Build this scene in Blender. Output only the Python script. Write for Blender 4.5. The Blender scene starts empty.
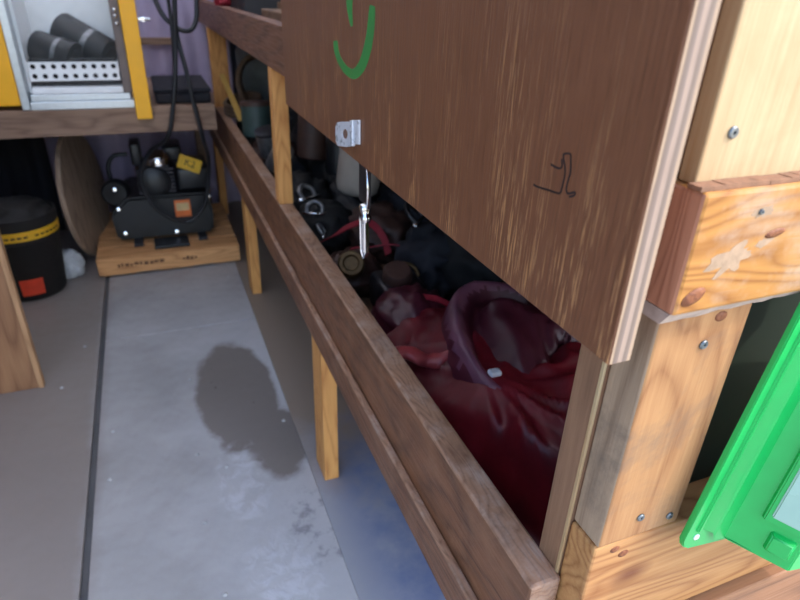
import bpy, bmesh, math, random
from mathutils import Vector, Matrix, noise, Euler

random.seed(7)
PI = math.pi
SC = bpy.context.scene
COL = SC.collection

# ------------------------------------------------------------------ camera
YAW, PITCH, ROLL, FPX = 0.398064, 0.484429, 0.038203, 592.6
cam_d = bpy.data.cameras.new('camera')
cam_d.sensor_width = 36.0
cam_d.lens = FPX / 800 * 36.0
cam_d.clip_start = 0.01
cam_d.dof.use_dof = True
cam_d.dof.focus_distance = 0.62
cam_d.dof.aperture_fstop = 7.0
cam = bpy.data.objects.new('camera', cam_d)
COL.objects.link(cam)
fw = Vector((math.sin(YAW) * math.cos(PITCH), math.cos(YAW) * math.cos(PITCH), -math.sin(PITCH)))
rt = Vector((math.cos(YAW), -math.sin(YAW), 0))
up = rt.cross(fw)
r2 = rt * math.cos(ROLL) + up * math.sin(ROLL)
u2 = -rt * math.sin(ROLL) + up * math.cos(ROLL)
M = Matrix((r2, u2, -fw)).transposed().to_4x4()
M.translation = Vector((0, 0, 1.17))
cam.matrix_world = M
SC.camera = cam

# ------------------------------------------------------------------ world, sun, exposure
SUN_EL, SUN_AZ = math.radians(46), math.radians(60)      # azimuth measured from -Y towards +X
world = bpy.data.worlds.new('sky'); SC.world = world
world.use_nodes = True
wn = world.node_tree.nodes; wl = world.node_tree.links
bg = wn['Background']
sky = wn.new('ShaderNodeTexSky'); sky.sky_type = 'NISHITA'
sky.sun_disc = False; sky.sun_elevation = SUN_EL; sky.sun_rotation = PI - SUN_AZ
sky.air_density = 1.0; sky.dust_density = 2.0
wl.new(sky.outputs[0], bg.inputs[0]); bg.inputs[1].default_value = 0.5
sun_d = bpy.data.lights.new('sun', 'SUN'); sun_d.energy = 1.5; sun_d.angle = math.radians(0.6)
sun_d.color = (1.0, 0.93, 0.82)
sun = bpy.data.objects.new('sun', sun_d); COL.objects.link(sun)
sdir = Vector((math.sin(SUN_AZ) * math.cos(SUN_EL), -math.cos(SUN_AZ) * math.cos(SUN_EL), math.sin(SUN_EL)))
sun.rotation_euler = sdir.to_track_quat('Z', 'Y').to_euler()
sun.location = sdir * 6
vs = SC.view_settings
vs.view_transform = 'Standard'; vs.look = 'None'; vs.gamma = 1.0; vs.use_curve_mapping = False
vs.exposure = 0.5

# ------------------------------------------------------------------ material helpers
def s2l(c):
    return tuple(((v / 255) / 12.92 if v / 255 <= .04045 else ((v / 255 + .055) / 1.055) ** 2.4) for v in c)

class NT:
    def __init__(s, name):
        s.m = bpy.data.materials.new(name); s.m.use_nodes = True
        s.t = s.m.node_tree; s.n = s.t.nodes; s.l = s.t.links
        s.b = s.n['Principled BSDF']
    def new(s, t, **k):
        n = s.n.new(t)
        for a, v in k.items(): setattr(n, a, v)
        return n
    def inp(s, sock, v):
        if hasattr(v, 'links'): s.l.new(v, sock)
        else:
            if isinstance(v, tuple) and len(v) == 3 and sock.type == 'RGBA': v = (*v, 1)
            sock.default_value = v
    def math(s, op, a, b=0.0, c=0.0, clamp=False):
        n = s.new('ShaderNodeMath', operation=op); n.use_clamp = clamp
        s.inp(n.inputs[0], a); s.inp(n.inputs[1], b); s.inp(n.inputs[2], c)
        return n.outputs[0]
    def coords(s, kind='Object', scale=(1, 1, 1), rand=True):
        tc = s.new('ShaderNodeTexCoord'); mp = s.new('ShaderNodeMapping')
        mp.inputs['Scale'].default_value = scale
        v = tc.outputs[kind]
        if rand:
            oi = s.new('ShaderNodeObjectInfo')
            ad = s.new('ShaderNodeVectorMath', operation='MULTIPLY_ADD')
            s.l.new(oi.outputs['Random'], ad.inputs[0]); ad.inputs[1].default_value = (9.1, 7.3, 8.7)
            s.l.new(v, ad.inputs[2]); v = ad.outputs[0]
        s.l.new(v, mp.inputs['Vector'])
        return mp.outputs[0]
    def noise(s, vec, scale=5, detail=4, rough=.55, dist=0.0):
        n = s.new('ShaderNodeTexNoise')
        s.l.new(vec, n.inputs['Vector']); n.inputs['Scale'].default_value = scale
        n.inputs['Detail'].default_value = detail; n.inputs['Roughness'].default_value = rough
        n.inputs['Distortion'].default_value = dist
        return n.outputs['Fac']
    def ramp(s, fac, stops):
        n = s.new('ShaderNodeValToRGB'); r = n.color_ramp
        while len(r.elements) < len(stops): r.elements.new(.5)
        for e, (p, c) in zip(r.elements, stops):
            e.position = p; e.color = (*c, 1) if len(c) == 3 else c
        s.inp(n.inputs[0], fac)
        return n.outputs[0]
    def mix(s, fac, a, b, mode='MIX'):
        n = s.new('ShaderNodeMix', data_type='RGBA', blend_type=mode)
        s.inp(n.inputs[0], fac); s.inp(n.inputs[6], a); s.inp(n.inputs[7], b)
        return n.outputs[2]
    def range(s, v, a, b, c=0.0, d=1.0):
        n = s.new('ShaderNodeMapRange'); n.clamp = True
        s.inp(n.inputs[0], v)
        for i, q in enumerate((a, b, c, d)): n.inputs[i + 1].default_value = q
        return n.outputs[0]
    def bump(s, h, strength=.3, dist=.002):
        n = s.new('ShaderNodeBump'); n.inputs['Strength'].default_value = strength
        n.inputs['Distance'].default_value = dist
        s.inp(n.inputs['Height'], h); s.l.new(n.outputs[0], s.b.inputs['Normal'])
    def set(s, **k):
        for a, v in k.items(): s.inp(s.b.inputs[a.replace('_', ' ')], v)
        return s.m

def plain(name, col, rough=.5, metal=0.0, var=.12, scale=30, bump=.15, bd=.001, coat=0.0):
    t = NT(name); c = s2l(col)
    v = t.coords(); n = t.noise(v, scale, 5)
    dark = tuple(x * (1 - var) for x in c); lite = tuple(min(1, x * (1 + var)) for x in c)
    t.set(Base_Color=t.ramp(n, [(.3, dark), (.7, lite)]), Metallic=metal, Coat_Weight=coat,
          Roughness=t.range(n, .3, .7, max(0, rough - .06), min(1, rough + .08)))
    if bump: t.bump(n, bump, bd)
    return t.m

def wood(name, light, dark, axis='Z', fine=220, rings=14, ringscale=7, rough=.6, worn=None, wornamt=.5, knots=0.0, bump=.35, spec=.4, ringmix=.55, dirt=None, dirtamt=.4):
    t = NT(name); L, D = s2l(light), s2l(dark)
    ax = 'XYZ'.index(axis)
    v = t.coords()
    sc = [1, 1, 1]; sc[ax] = .045
    mp = t.new('ShaderNodeMapping'); mp.inputs['Scale'].default_value = sc; t.l.new(v, mp.inputs['Vector'])
    fg = t.noise(mp.outputs[0], fine, 5, .65)
    sc2 = [1, 1, 1]; sc2[ax] = .16
    mp2 = t.new('ShaderNodeMapping'); mp2.inputs['Scale'].default_value = sc2; t.l.new(v, mp2.inputs['Vector'])
    bgx = t.noise(mp2.outputs[0], ringscale, 2, .4, .3)
    rg = t.math('PINGPONG', t.math('MULTIPLY', bgx, float(rings)), 0.5)
    rg = t.math('POWER', t.math('MULTIPLY', rg, 2.0), 1.6)
    f = t.math('ADD', t.math('MULTIPLY', rg, ringmix), t.math('MULTIPLY', t.range(fg, .28, .72), 1 - ringmix))
    col = t.ramp(f, [(.05, L), (.5, tuple((a * .6 + b * .4) for a, b in zip(L, D))), (.95, D)])
    if knots:
        vo = t.new('ShaderNodeTexVoronoi'); vo.inputs['Scale'].default_value = 1.0
        mk = t.new('ShaderNodeMapping'); s3 = [9, 9, 9]; s3[ax] = 5
        mk.inputs['Scale'].default_value = s3; t.l.new(v, mk.inputs['Vector']); t.l.new(mk.outputs[0], vo.inputs['Vector'])
        k = t.range(vo.outputs['Distance'], .06, .17, 1, 0)
        col = t.mix(t.math('MULTIPLY', k, knots), col, s2l((110, 58, 30)))
    if worn:
        w = t.range(t.noise(v, 16, 5, .65), .48, .66)
        w = t.math('MULTIPLY', w, t.range(fg, .3, .6))
        col = t.mix(t.math('MULTIPLY', w, wornamt), col, s2l(worn))
    if dirt:
        w = t.range(t.noise(v, 9, 6, .7, .5), .5, .72)
        col = t.mix(t.math('MULTIPLY', w, dirtamt), col, s2l(dirt))
    t.set(Base_Color=col, Roughness=t.range(fg, .3, .7, rough - .1, rough + .12), Specular_IOR_Level=spec)
    t.bump(t.math('ADD', fg, t.math('MULTIPLY', rg, .3)), bump, .0012)
    return t.m

# ------------------------------------------------------------------ mesh helpers
def finish(name, bm, mat, parent=None, loc=None, smooth=False, rel=True):
    """link bm as one object; verts are world coords, moved so that the origin sits at loc (default bounding-box centre)"""
    if loc is None:
        xs = [v.co for v in bm.verts]
        loc = Vector([(min(c[i] for c in xs) + max(c[i] for c in xs)) / 2 for i in range(3)])
    loc = Vector(loc)
    bmesh.ops.translate(bm, verts=bm.verts, vec=-loc)
    bmesh.ops.recalc_face_normals(bm, faces=bm.faces)
    me = bpy.data.meshes.new(name); bm.to_mesh(me); bm.free()
    for m in (mat if isinstance(mat, (list, tuple)) else [mat]): me.materials.append(m)
    if smooth:
        for p in me.polygons: p.use_smooth = True
        if smooth is not True:
            try: me.set_sharp_from_angle(angle=smooth)
            except Exception: pass
    o = bpy.data.objects.new(name, me); COL.objects.link(o)
    o.location = loc
    if parent:
        o.parent = parent
        pw = Vector((0, 0, 0)); q = parent
        while q: pw += q.location; q = q.parent
        o.location = loc - pw
    return o

def bbox(bm, x0, x1, y0, y1, z0, z1, bev=0.0, seg=2):
    r = bmesh.ops.create_cube(bm, size=1)
    vs_ = r['verts']
    for v in vs_:
        v.co = Vector((x0 + (v.co.x + .5) * (x1 - x0), y0 + (v.co.y + .5) * (y1 - y0), z0 + (v.co.z + .5) * (z1 - z0)))
    if bev:
        es = list({e for v in vs_ for e in v.link_edges})
        bmesh.ops.bevel(bm, geom=es, offset=bev, segments=seg, affect='EDGES', profile=.5, clamp_overlap=True)
    return bm

def box(name, x0, x1, y0, y1, z0, z1, mat, parent=None, bev=.0025, seg=2):
    bm = bmesh.new(); bbox(bm, x0, x1, y0, y1, z0, z1, bev, seg)
    return finish(name, bm, mat, parent)

def tube(bm, pts, r, n=10, closed=False, cap=True):
    """swept round tube through pts; r number or list"""
    pts = [Vector(p) for p in pts]; N = len(pts)
    rs = r if isinstance(r, (list, tuple)) else [r] * N
    rings = []; prev = None
    for i, p in enumerate(pts):
        a = pts[(i - 1) % N] if (closed or i > 0) else p
        b = pts[(i + 1) % N] if (closed or i < N - 1) else p
        d = (b - a).normalized()
        if prev is None:
            h = Vector((0, 0, 1)) if abs(d.z) < .9 else Vector((1, 0, 0))
            u = d.cross(h).normalized()
        else:
            u = (prev - d * prev.dot(d)).normalized()
        prev = u; w = d.cross(u)
        rings.append([bm.verts.new(p + (u * math.cos(2 * PI * k / n) + w * math.sin(2 * PI * k / n)) * rs[i]) for k in range(n)])
    for i in range(N if closed else N - 1):
        A, B = rings[i], rings[(i + 1) % N]
        for k in range(n): bm.faces.new((A[k], A[(k + 1) % n], B[(k + 1) % n], B[k]))
    if cap and not closed:
        bm.faces.new(rings[0][::-1]); bm.faces.new(rings[-1])
    return bm

def spline(P, n=8, closed=False):
    P = [Vector(p) for p in P]; out = []; N = len(P)
    for i in range(N if closed else N - 1):
        g = lambda k: P[k % N] if closed else P[max(0, min(N - 1, k))]
        p0, p1, p2, p3 = g(i - 1), g(i), g(i + 1), g(i + 2)
        for k in range(n):
            t = k / n
            out.append(.5 * ((2 * p1) + (p2 - p0) * t + (2 * p0 - 5 * p1 + 4 * p2 - p3) * t * t + (3 * p1 - p0 - 3 * p2 + p3) * t ** 3))
    if not closed: out.append(P[-1])
    return out

def lathe(bm, prof, n=28, mat=Matrix.Identity(4)):
    """prof = [(r, z)...] around local z, then transformed"""
    rings = []
    for r, z in prof:
        if r < 1e-6: rings.append([bm.verts.new(mat @ Vector((0, 0, z)))])
        else: rings.append([bm.verts.new(mat @ Vector((r * math.cos(2 * PI * k / n), r * math.sin(2 * PI * k / n), z))) for k in range(n)])
    for A, B in zip(rings, rings[1:]):
        for k in range(n):
            a, b = A[k % len(A)], A[(k + 1) % len(A)]; c, d = B[(k + 1) % len(B)], B[k % len(B)]
            f = []
            for v in (a, b, c, d):
                if v not in f: f.append(v)
            if len(f) > 2: bm.faces.new(f)
    for R_ in (rings[0], rings[-1]):
        if len(R_) > 1: bm.faces.new(R_)
    return bm

def place(loc, zdir=(0, 0, 1), spin=0.0):
    q = Vector(zdir).to_track_quat('Z', 'Y')
    return Matrix.Translation(Vector(loc)) @ q.to_matrix().to_4x4() @ Matrix.Rotation(spin, 4, 'Z')

def prism(bm, poly, d):
    """extrude a list of 3-D points by vector d"""
    A = [bm.verts.new(Vector(p)) for p in poly]; B = [bm.verts.new(Vector(p) + Vector(d)) for p in poly]
    n = len(A)
    bm.faces.new(A); bm.faces.new(B[::-1])
    for k in range(n): bm.faces.new((A[k], B[k], B[(k + 1) % n], A[(k + 1) % n]))
    return bm

def crumple(bm, c, r, seed=0, amp=.25, freq=1.6, stretch=(1, 1, 1), sub=4, rz=0.0, flat=None, sharp=1.0):
    """crumpled soft lump: ellipsoid with ridged folds; flat = z it rests on"""
    res = bmesh.ops.create_icosphere(bm, subdivisions=sub, radius=1)
    off = Vector((seed * 3.17, seed * 1.71, seed * 2.39)); R = Matrix.Rotation(rz, 3, 'Z')
    for v in res['verts']:
        d = v.co.normalized()
        q = Vector((d.x * stretch[0], d.y * stretch[1], d.z * stretch[2])) * freq + off
        w = noise.noise_vector(q * .8) * .5
        n1 = 1 - abs(noise.noise(q + w)) * 2 * sharp
        n2 = 1 - abs(noise.noise(q * 2.3 + w * 2)) * 2
        n3 = noise.noise(q * 5.1)
        k = 1 + amp * (n1 * .7 + n2 * .3 + n3 * .12 - .45)
        p = Vector((d.x * r[0], d.y * r[1], d.z * r[2])) * k
        v.co = R @ p + Vector(c)
        if flat is not None and v.co.z < flat: v.co.z = flat + (v.co.z - flat) * .03
    return bm

def thing(name, label, cat, loc=(0, 0, 0), group=None):
    o = bpy.data.objects.new(name, None); COL.objects.link(o); o.location = loc
    o.empty_display_size = .05
    return tag(o, label, cat, group)

def tag(o, label, cat, group=None):
    o['label'] = label; o['category'] = cat
    if group: o['group'] = group
    return o

def struct(o, label=None):
    o['kind'] = 'structure'
    if label: o['label'] = label
    return o

def text_mesh(s, size):
    c = bpy.data.curves.new('t', 'FONT'); c.body = s; c.size = size; c.align_x = 'CENTER'; c.align_y = 'CENTER'
    o = bpy.data.objects.new('t', c); COL.objects.link(o)
    dg = bpy.context.evaluated_depsgraph_get(); me = bpy.data.meshes.new_from_object(o.evaluated_get(dg))
    bm = bmesh.new(); bm.from_mesh(me)
    bpy.data.objects.remove(o); bpy.data.meshes.remove(me)
    return bm

# ------------------------------------------------------------------ materials
def mk_flap():
    t = NT('stained_plywood_red_brown')
    v = t.coords(rand=False)
    def st(k, sc, off=0):
        mp = t.new('ShaderNodeMapping'); mp.inputs['Scale'].default_value = (1, 1, k); mp.inputs['Location'].default_value = (off, off, off)
        t.l.new(v, mp.inputs['Vector']); return t.noise(mp.outputs[0], sc, 4, .6)
    fine = st(.05, 300); mid = st(.045, 560, 3.1); broad = st(.2, 5, 1.7)
    col = t.ramp(fine, [(.25, s2l((88, 56, 37))), (.5, s2l((111, 71, 48))), (.8, s2l((124, 83, 57)))])
    col = t.mix(t.math('MULTIPLY', t.range(broad, .35, .7), .45), col, s2l((104, 64, 44)))
    sp = t.new('ShaderNodeSeparateXYZ'); t.l.new(v, sp.inputs[0])
    wear = t.range(t.math('ADD', sp.outputs[2], t.math('MULTIPLY', broad, -.25)), -.28, -.50)
    wear = t.math('ADD', t.math('MULTIPLY', wear, .6), .10)
    lines = t.math('MULTIPLY', t.range(mid, .53, .62), t.range(st(.15, 22, 5.3), .42, .62))
    col = t.mix(t.math('MULTIPLY', lines, wear), col, s2l((196, 144, 94)))
    t.set(Base_Color=col, Roughness=t.range(fine, .3, .7, .42, .58), Specular_IOR_Level=.35)
    t.bump(t.math('ADD', fine, t.math('MULTIPLY', lines, .8)), .4, .001)
    return t.m
M_flap = mk_flap()
M_rail = wood('weathered_brown_lumber', (124, 82, 56), (78, 50, 34), 'Y', fine=260, rings=10, ringscale=12, rough=.5, worn=(168, 130, 104), wornamt=.25, dirt=(60, 36, 26), dirtamt=.5)
M_railtop = wood('worn_lit_lumber', (160, 122, 96), (112, 78, 56), 'Y', fine=300, rings=14, ringscale=30, rough=.5, worn=(186, 166, 152), wornamt=.55, dirt=(84, 56, 42), dirtamt=.6)  # for top faces: wear plus the light they catch, both in the colour
M_shelf = wood('dark_brown_shelf_lumber', (122, 82, 60), (80, 52, 40), 'Y', fine=240, rings=9, ringscale=12, rough=.55)
M_pine_z = wood('pine_upright', (214, 156, 90), (172, 110, 56), 'Z', fine=200, rings=11, ringscale=14, rough=.6, knots=.6)
M_pine_old = wood('weathered_pine_upright', (172, 128, 84), (130, 86, 52), 'Z', fine=200, rings=9, ringscale=12, rough=.65, knots=.7, dirt=(112, 92, 76), dirtamt=.8)
M_pine_x = wood('orange_pine_cross_board', (180, 126, 62), (136, 84, 34), 'X', fine=170, rings=16, ringscale=13, rough=.55, knots=.5, worn=(184, 160, 136), wornamt=.6, ringmix=.7)
M_pine_low = wood('knotty_pine_bottom_board', (180, 132, 82), (138, 88, 48), 'X', fine=180, rings=14, ringscale=11, rough=.6, knots=.9, ringmix=.65)
M_brown_z = wood('grey_brown_upright', (142, 106, 80), (98, 68, 50), 'Z', fine=230, rings=8, ringscale=14, rough=.6)
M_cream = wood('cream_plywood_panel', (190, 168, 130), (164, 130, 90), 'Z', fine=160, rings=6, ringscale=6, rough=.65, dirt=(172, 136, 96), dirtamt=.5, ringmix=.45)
M_beam = wood('dull_tan_beam', (150, 122, 102), (104, 78, 62), 'X', fine=200, rings=9, ringscale=12, rough=.65)
M_pallet = wood('pallet_wood', (210, 156, 104), (160, 108, 64), 'X', fine=190, rings=9, ringscale=12, rough=.7)
M_disc = wood('dark_reel_wood', (44, 30, 22), (28, 19, 15), 'Z', fine=150, rings=6, ringscale=8, rough=.85, spec=.08)
M_discrim = wood('pale_reel_rim', (160, 138, 118), (116, 94, 78), 'Z', rough=.7)
M_panel = wood('tan_plywood_divider', (150, 110, 78), (112, 76, 52), 'Z', fine=180, rings=8, ringscale=7, rough=.6)
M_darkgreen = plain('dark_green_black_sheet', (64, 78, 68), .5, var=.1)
M_steel = plain('zinc_plated_steel', (222, 226, 234), .3, .35, var=.1, scale=80, bump=.1)
M_chrome = plain('bright_chrome', (225, 225, 228), .12, 1.0, var=.08, scale=60, bump=.05)
M_screw = plain('grey_screw_metal', (120, 126, 130), .4, .9, var=.3, scale=300)
M_black = plain('black_plastic', (22, 23, 26), .38, var=.3)
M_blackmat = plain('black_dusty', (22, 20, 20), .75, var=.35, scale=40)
M_rubber = plain('black_rubber_hose', (26, 27, 32), .45, var=.3)
M_yellow = plain('yellow_paint', (246, 178, 24), .4, var=.05, scale=12)
M_yelltag = plain('yellow_tag', (226, 176, 40), .5, var=.08)
M_orange = plain('orange_label', (214, 110, 52), .5, var=.1)
M_redlab = plain('red_orange_patch', (206, 62, 34), .55, var=.15)
M_white = plain('white_plastic', (240, 242, 244), .4, var=.04)
M_alum = plain('satin_aluminium', (205, 212, 216), .35, .6, var=.06, scale=60)
M_green = plain('bright_green_plastic', (20, 172, 80), .36, var=.06, scale=40, bump=.04, coat=.2)
M_lens = plain('milky_lens', (158, 190, 174), .25, var=.05)
M_grpaint = plain('green_marker', (44, 122, 52), .6, var=.15)
M_pen = plain('dark_pen_ink', (38, 22, 20), .6, var=.1)
M_tarp = plain('lilac_tarp', (172, 160, 186), .7, var=.12, scale=6)
M_wall = plain('dark_painted_steel_wall', (74, 78, 92), .6, var=.15, scale=8)
M_rag = plain('pale_grey_rag', (176, 180, 184), .9, var=.15, scale=60, bump=.5)
M_brass = plain('dull_brass', (104, 82, 54), .5, .7, var=.25, scale=90)
M_gunmetal = plain('oily_dark_metal', (62, 60, 64), .4, .7, var=.4, scale=60)
M_greymetal = plain('scuffed_grey_metal', (140, 140, 142), .35, .8, var=.3, scale=70)
M_redstrap = plain('red_webbing', (140, 20, 38), .7, var=.2, scale=120, bump=.4)
M_brownpl = plain('brown_leather', (70, 46, 38), .55, var=.3, scale=25)
M_teal = plain('dull_teal_plastic', (52, 70, 66), .5, var=.25, scale=25)
M_beigejug = plain('beige_grey_plastic', (160, 148, 138), .55, var=.1, scale=15)
M_rope = plain('brown_rope', (96, 74, 56), .85, var=.35, scale=150, bump=.6)
M_ground = plain('bounce_concrete_ground', (168, 162, 154), .9, var=.12, scale=3)
M_darkbox = plain('charcoal_case', (40, 38, 40), .6, var=.25, scale=20)
M_ply_dim = wood('dim_plywood', (120, 92, 70), (84, 60, 46), 'Y', rough=.7)
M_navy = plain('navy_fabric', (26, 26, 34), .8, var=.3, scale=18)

def mk_ply_edge():
    t = NT('plywood_edge_plies')
    v = t.coords(rand=False)
    sp = t.new('ShaderNodeSeparateXYZ'); t.l.new(v, sp.inputs[0])
    x = t.math('MULTIPLY', sp.outputs[0], 1 / .020)            # -0.5..0.5 across the sheet
    n = t.noise(t.coords(scale=(1, 1, .25), rand=False), 120, 4)
    x = t.math('ADD', t.math('ADD', x, .5), t.math('MULTIPLY', t.math('SUBTRACT', n, .5), .07))
    c = t.ramp(x, [(0, s2l((170, 144, 116))), (.14, s2l((160, 136, 112))), (.2, s2l((108, 92, 82))), (.36, s2l((122, 106, 96))), (.42, s2l((156, 134, 118))), (.56, s2l((148, 128, 114))),
                   (.62, s2l((110, 94, 84))), (.76, s2l((126, 110, 98))), (.82, s2l((162, 138, 116))), (1, s2l((158, 134, 110)))])
    c = t.mix(t.math('MULTIPLY', t.range(n, .5, .75), .3), c, s2l((120, 98, 86)))
    t.set(Base_Color=c, Roughness=.75); t.bump(n, .4, .001)
    return t.m
M_edge = mk_ply_edge()

def mk_floor():
    t = NT('grey_painted_floor_sheet')
    tc = t.new('ShaderNodeNewGeometry'); v = tc.outputs['Position']
    n1 = t.noise(v, 3.2, 6, .6); n2 = t.noise(v, 26, 5, .65); n3 = t.noise(v, 120, 3, .6)
    col = t.ramp(n1, [(.3, s2l((142, 141, 141))), (.7, s2l((164, 163, 163)))])
    col = t.mix(t.math('MULTIPLY', t.range(n2, .45, .75), .25), col, s2l((128, 121, 115)))
    sp = t.new('ShaderNodeSeparateXYZ'); t.l.new(v, sp.inputs[0]); X, Y = sp.outputs[0], sp.outputs[1]
    # browner, darker tone on the left-hand sheet
    lw = t.range(t.math('ADD', X, t.math('MULTIPLY', t.math('SUBTRACT', n1, .5), .1)), -.25, -.31)
    col = t.mix(t.math('MULTIPLY', lw, .8), col, s2l((122, 111, 104)))
    # spilled-liquid stain
    def blob(cx, cy, rx, ry, wob, soft):
        dx = t.math('DIVIDE', t.math('SUBTRACT', X, cx), rx); dy = t.math('DIVIDE', t.math('SUBTRACT', Y, cy), ry)
        d = t.math('ADD', t.math('MULTIPLY', dx, dx), t.math('MULTIPLY', dy, dy))
        d = t.math('ADD', d, t.math('MULTIPLY', t.math('SUBTRACT', t.noise(v, 9, 5, .65), .5), wob))
        return t.range(d, 1.0 + soft, 1.0 - soft)
    stain = blob(.125, 1.62, .125, .30, 1.0, .14)
    stain2 = blob(.2, 1.36, .09, .16, 1.2, .2)
    st = t.math('MAXIMUM', stain, stain2)
    col = t.mix(t.math('MULTIPLY', st, .85), col, s2l((106, 98, 92)))
    # dried white residue and scuffed paint
    res = t.math('MULTIPLY', t.math('MAXIMUM', blob(.085, 1.22, .065, .14, 2.6, .5), blob(.13, .91, .08, .11, 2.6, .5)), t.range(t.noise(v, 24, 5, .6, .4), .45, .62))
    col = t.mix(t.math('MULTIPLY', res, .55), col, s2l((190, 194, 202)))
    sky_sheen = t.math('MULTIPLY', t.range(t.math('ADD', X, t.math('MULTIPLY', t.math('SUBTRACT', n1, .5), .5)), -.12, .22), t.range(Y, 2.4, 1.9))  # bluish skylight on the right-hand floor, painted in as a paler tone
    col = t.mix(t.math('MULTIPLY', t.math('MULTIPLY', sky_sheen, t.math('SUBTRACT', 1.0, st)), .55), col, s2l((188, 189, 194)))
    dk = t.math('MULTIPLY', blob(.24, 1.02, .08, .12, 2.4, .35), t.range(t.noise(v, 22, 6, .7), .5, .62))
    col = t.mix(t.math('MULTIPLY', dk, .6), col, s2l((92, 92, 100)))
    ro = t.math('SUBTRACT', t.range(n2, .3, .7, .30, .46), t.math('MULTIPLY', st, .04))
    t.set(Base_Color=col, Roughness=ro, Specular_IOR_Level=.5)
    t.bump(t.math('ADD', t.math('ADD', t.math('MULTIPLY', n3, .4), n2), t.math('MULTIPLY', res, 1.6)), .35, .0016)
    return t.m
M_floor = mk_floor()
M_bed = plain('dark_grey_bed', (80, 80, 82), .6, var=.25, scale=9)
def mk_side():
    t = NT('blue_brown_side_strip'); tc = t.new('ShaderNodeNewGeometry'); v = tc.outputs['Position']
    n = t.noise(v, 7, 6, .65); sp = t.new('ShaderNodeSeparateXYZ'); t.l.new(v, sp.inputs[0])
    f = t.range(t.math('ADD', sp.outputs[1], t.math('MULTIPLY', t.math('SUBTRACT', n, .5), .5)), 1.05, 1.45)  # bluish at the near end, turning brown further in
    blue = t.ramp(n, [(.35, s2l((100, 114, 150))), (.65, s2l((142, 146, 160)))])
    gx = t.range(t.math('ADD', sp.outputs[0], t.math('MULTIPLY', t.math('SUBTRACT', n, .5), .16)), .27, .36)
    blue = t.mix(gx, s2l((146, 148, 156)), blue)
    t.set(Base_Color=t.mix(f, blue, s2l((128, 114, 102))), Roughness=.5); t.bump(n, .2, .002)
    return t.m
M_side = mk_side()

def mk_red():
    t = NT('red_vinyl')
    v = t.coords(); n = t.noise(v, 9, 5, .6); n2 = t.noise(v, 60, 4)
    c = t.ramp(n, [(.3, s2l((74, 10, 20))), (.55, s2l((106, 19, 30))), (.75, s2l((134, 38, 50)))])
    t.set(Base_Color=c, Roughness=t.range(n2, .3, .7, .38, .52), Specular_IOR_Level=.4)
    t.bump(n2, .12, .001)
    return t.m
M_red = mk_red()
M_redpale = plain('faded_red_vinyl', (150, 58, 60), .4, var=.15, scale=12)
M_plum = plain('plum_vinyl', (72, 24, 36), .4, var=.2, scale=10, bump=.1)

def mk_roof():
    t = NT('fill_light_roof_sheet')
    tr = t.new('ShaderNodeBsdfTranslucent'); tr.inputs[0].default_value = (.90, .88, .86, 1)
    mx = t.new('ShaderNodeMixShader'); mx.inputs[0].default_value = .75
    t.set(Base_Color=s2l((210, 214, 220)), Roughness=.6)
    t.l.new(t.b.outputs[0], mx.inputs[1]); t.l.new(tr.outputs[0], mx.inputs[2])
    t.l.new(mx.outputs[0], t.n['Material Output'].inputs[0])
    return t.m
M_roof = mk_roof()

def mk_glass():
    t = NT('clear_plastic_pane')
    tr = t.new('ShaderNodeBsdfTransparent'); tr.inputs[0].default_value = (.97, .98, .98, 1)
    mx = t.new('ShaderNodeMixShader'); fr_ = t.new('ShaderNodeFresnel'); fr_.inputs[0].default_value = 1.35
    t.set(Base_Color=(.9, .92, .93, 1), Roughness=.1)
    t.l.new(fr_.outputs[0], mx.inputs[0]); t.l.new(tr.outputs[0], mx.inputs[1]); t.l.new(t.b.outputs[0], mx.inputs[2])
    t.l.new(mx.outputs[0], t.n['Material Output'].inputs[0])
    return t.m
M_pane = mk_glass()

# ------------------------------------------------------------------ setting
BIN_BACK = .98
struct(box('ground', -12, 12, -14, 12, -1.0, -.9, M_ground, bev=0), 'unseen ground outside the box body, pale to bounce light')  # out of view; pale tone chosen to bounce light
fl = struct(box('floor', -1.2, 1.06, .22, 3.62, -.06, -.012, M_bed, bev=0), 'dark steel bed under grey and blue floor sheets')
box('floor_sheet', -1.15, -.2935, .24, 3.55, -.012, 0, M_floor, fl, .002)
box('floor_sheet', -.2765, .2632, .24, 2.085, -.012, 0, M_floor, fl, .002)
box('floor_sheet', -.2765, .2632, 2.088, 3.55, -.012, 0, M_floor, fl, .002)
box('floor_sheet', .2635, 1.01, .24, 3.55, -.012, -.001, M_side, fl, .001)
M_bit = plain('pale_grit', (170, 170, 170), .8, var=.1)
for k, (x, y, l) in enumerate(((-.342, 2.066, 'pale grit crumb on left floor sheet between divider panel and seam'), (-.242, 1.344, 'pale grit crumb right of floor seam, near the bottom left'), (-.021, 1.365, 'pale grit crumb on open grey floor left of the stain bottom'),
        (-.025, 1.114, 'pale grit crumb left of the white residue patch'), (-.239, 1.545, 'pale grit crumb beside floor seam, level with the stain'), (-.004, .900, 'pale grit crumb nearest the camera on grey floor'),
        (-.395, 1.825, 'pale grit crumb just right of the divider panel foot'), (-.011, 1.739, 'pale grit crumb at upper left rim of the stain'), (.21, 2.495, 'pale grit crumb in front of pallet right corner'), (.235, 1.43, 'pale grit crumb on right part of the dark stain'),
        (.05, 1.29, 'pale grit crumb just below the dark stain'))):
    bm = bmesh.new(); crumple(bm, (x, y, .002), (.0055, .005, .003), k, .5, 2.0, sub=2, flat=.0002)
    tag(finish('grit_crumb', bm, M_bit, smooth=True), l, 'crumb', 'pale crumbs of grit on grey floor')
struct(box('wall_back', -1.2, 1.06, 3.58, 3.62, 0, 2.1, M_wall, bev=0))
struct(box('wall_right', 1.02, 1.06, .30, 3.58, 0, 2.1, M_wall, bev=0))
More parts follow.
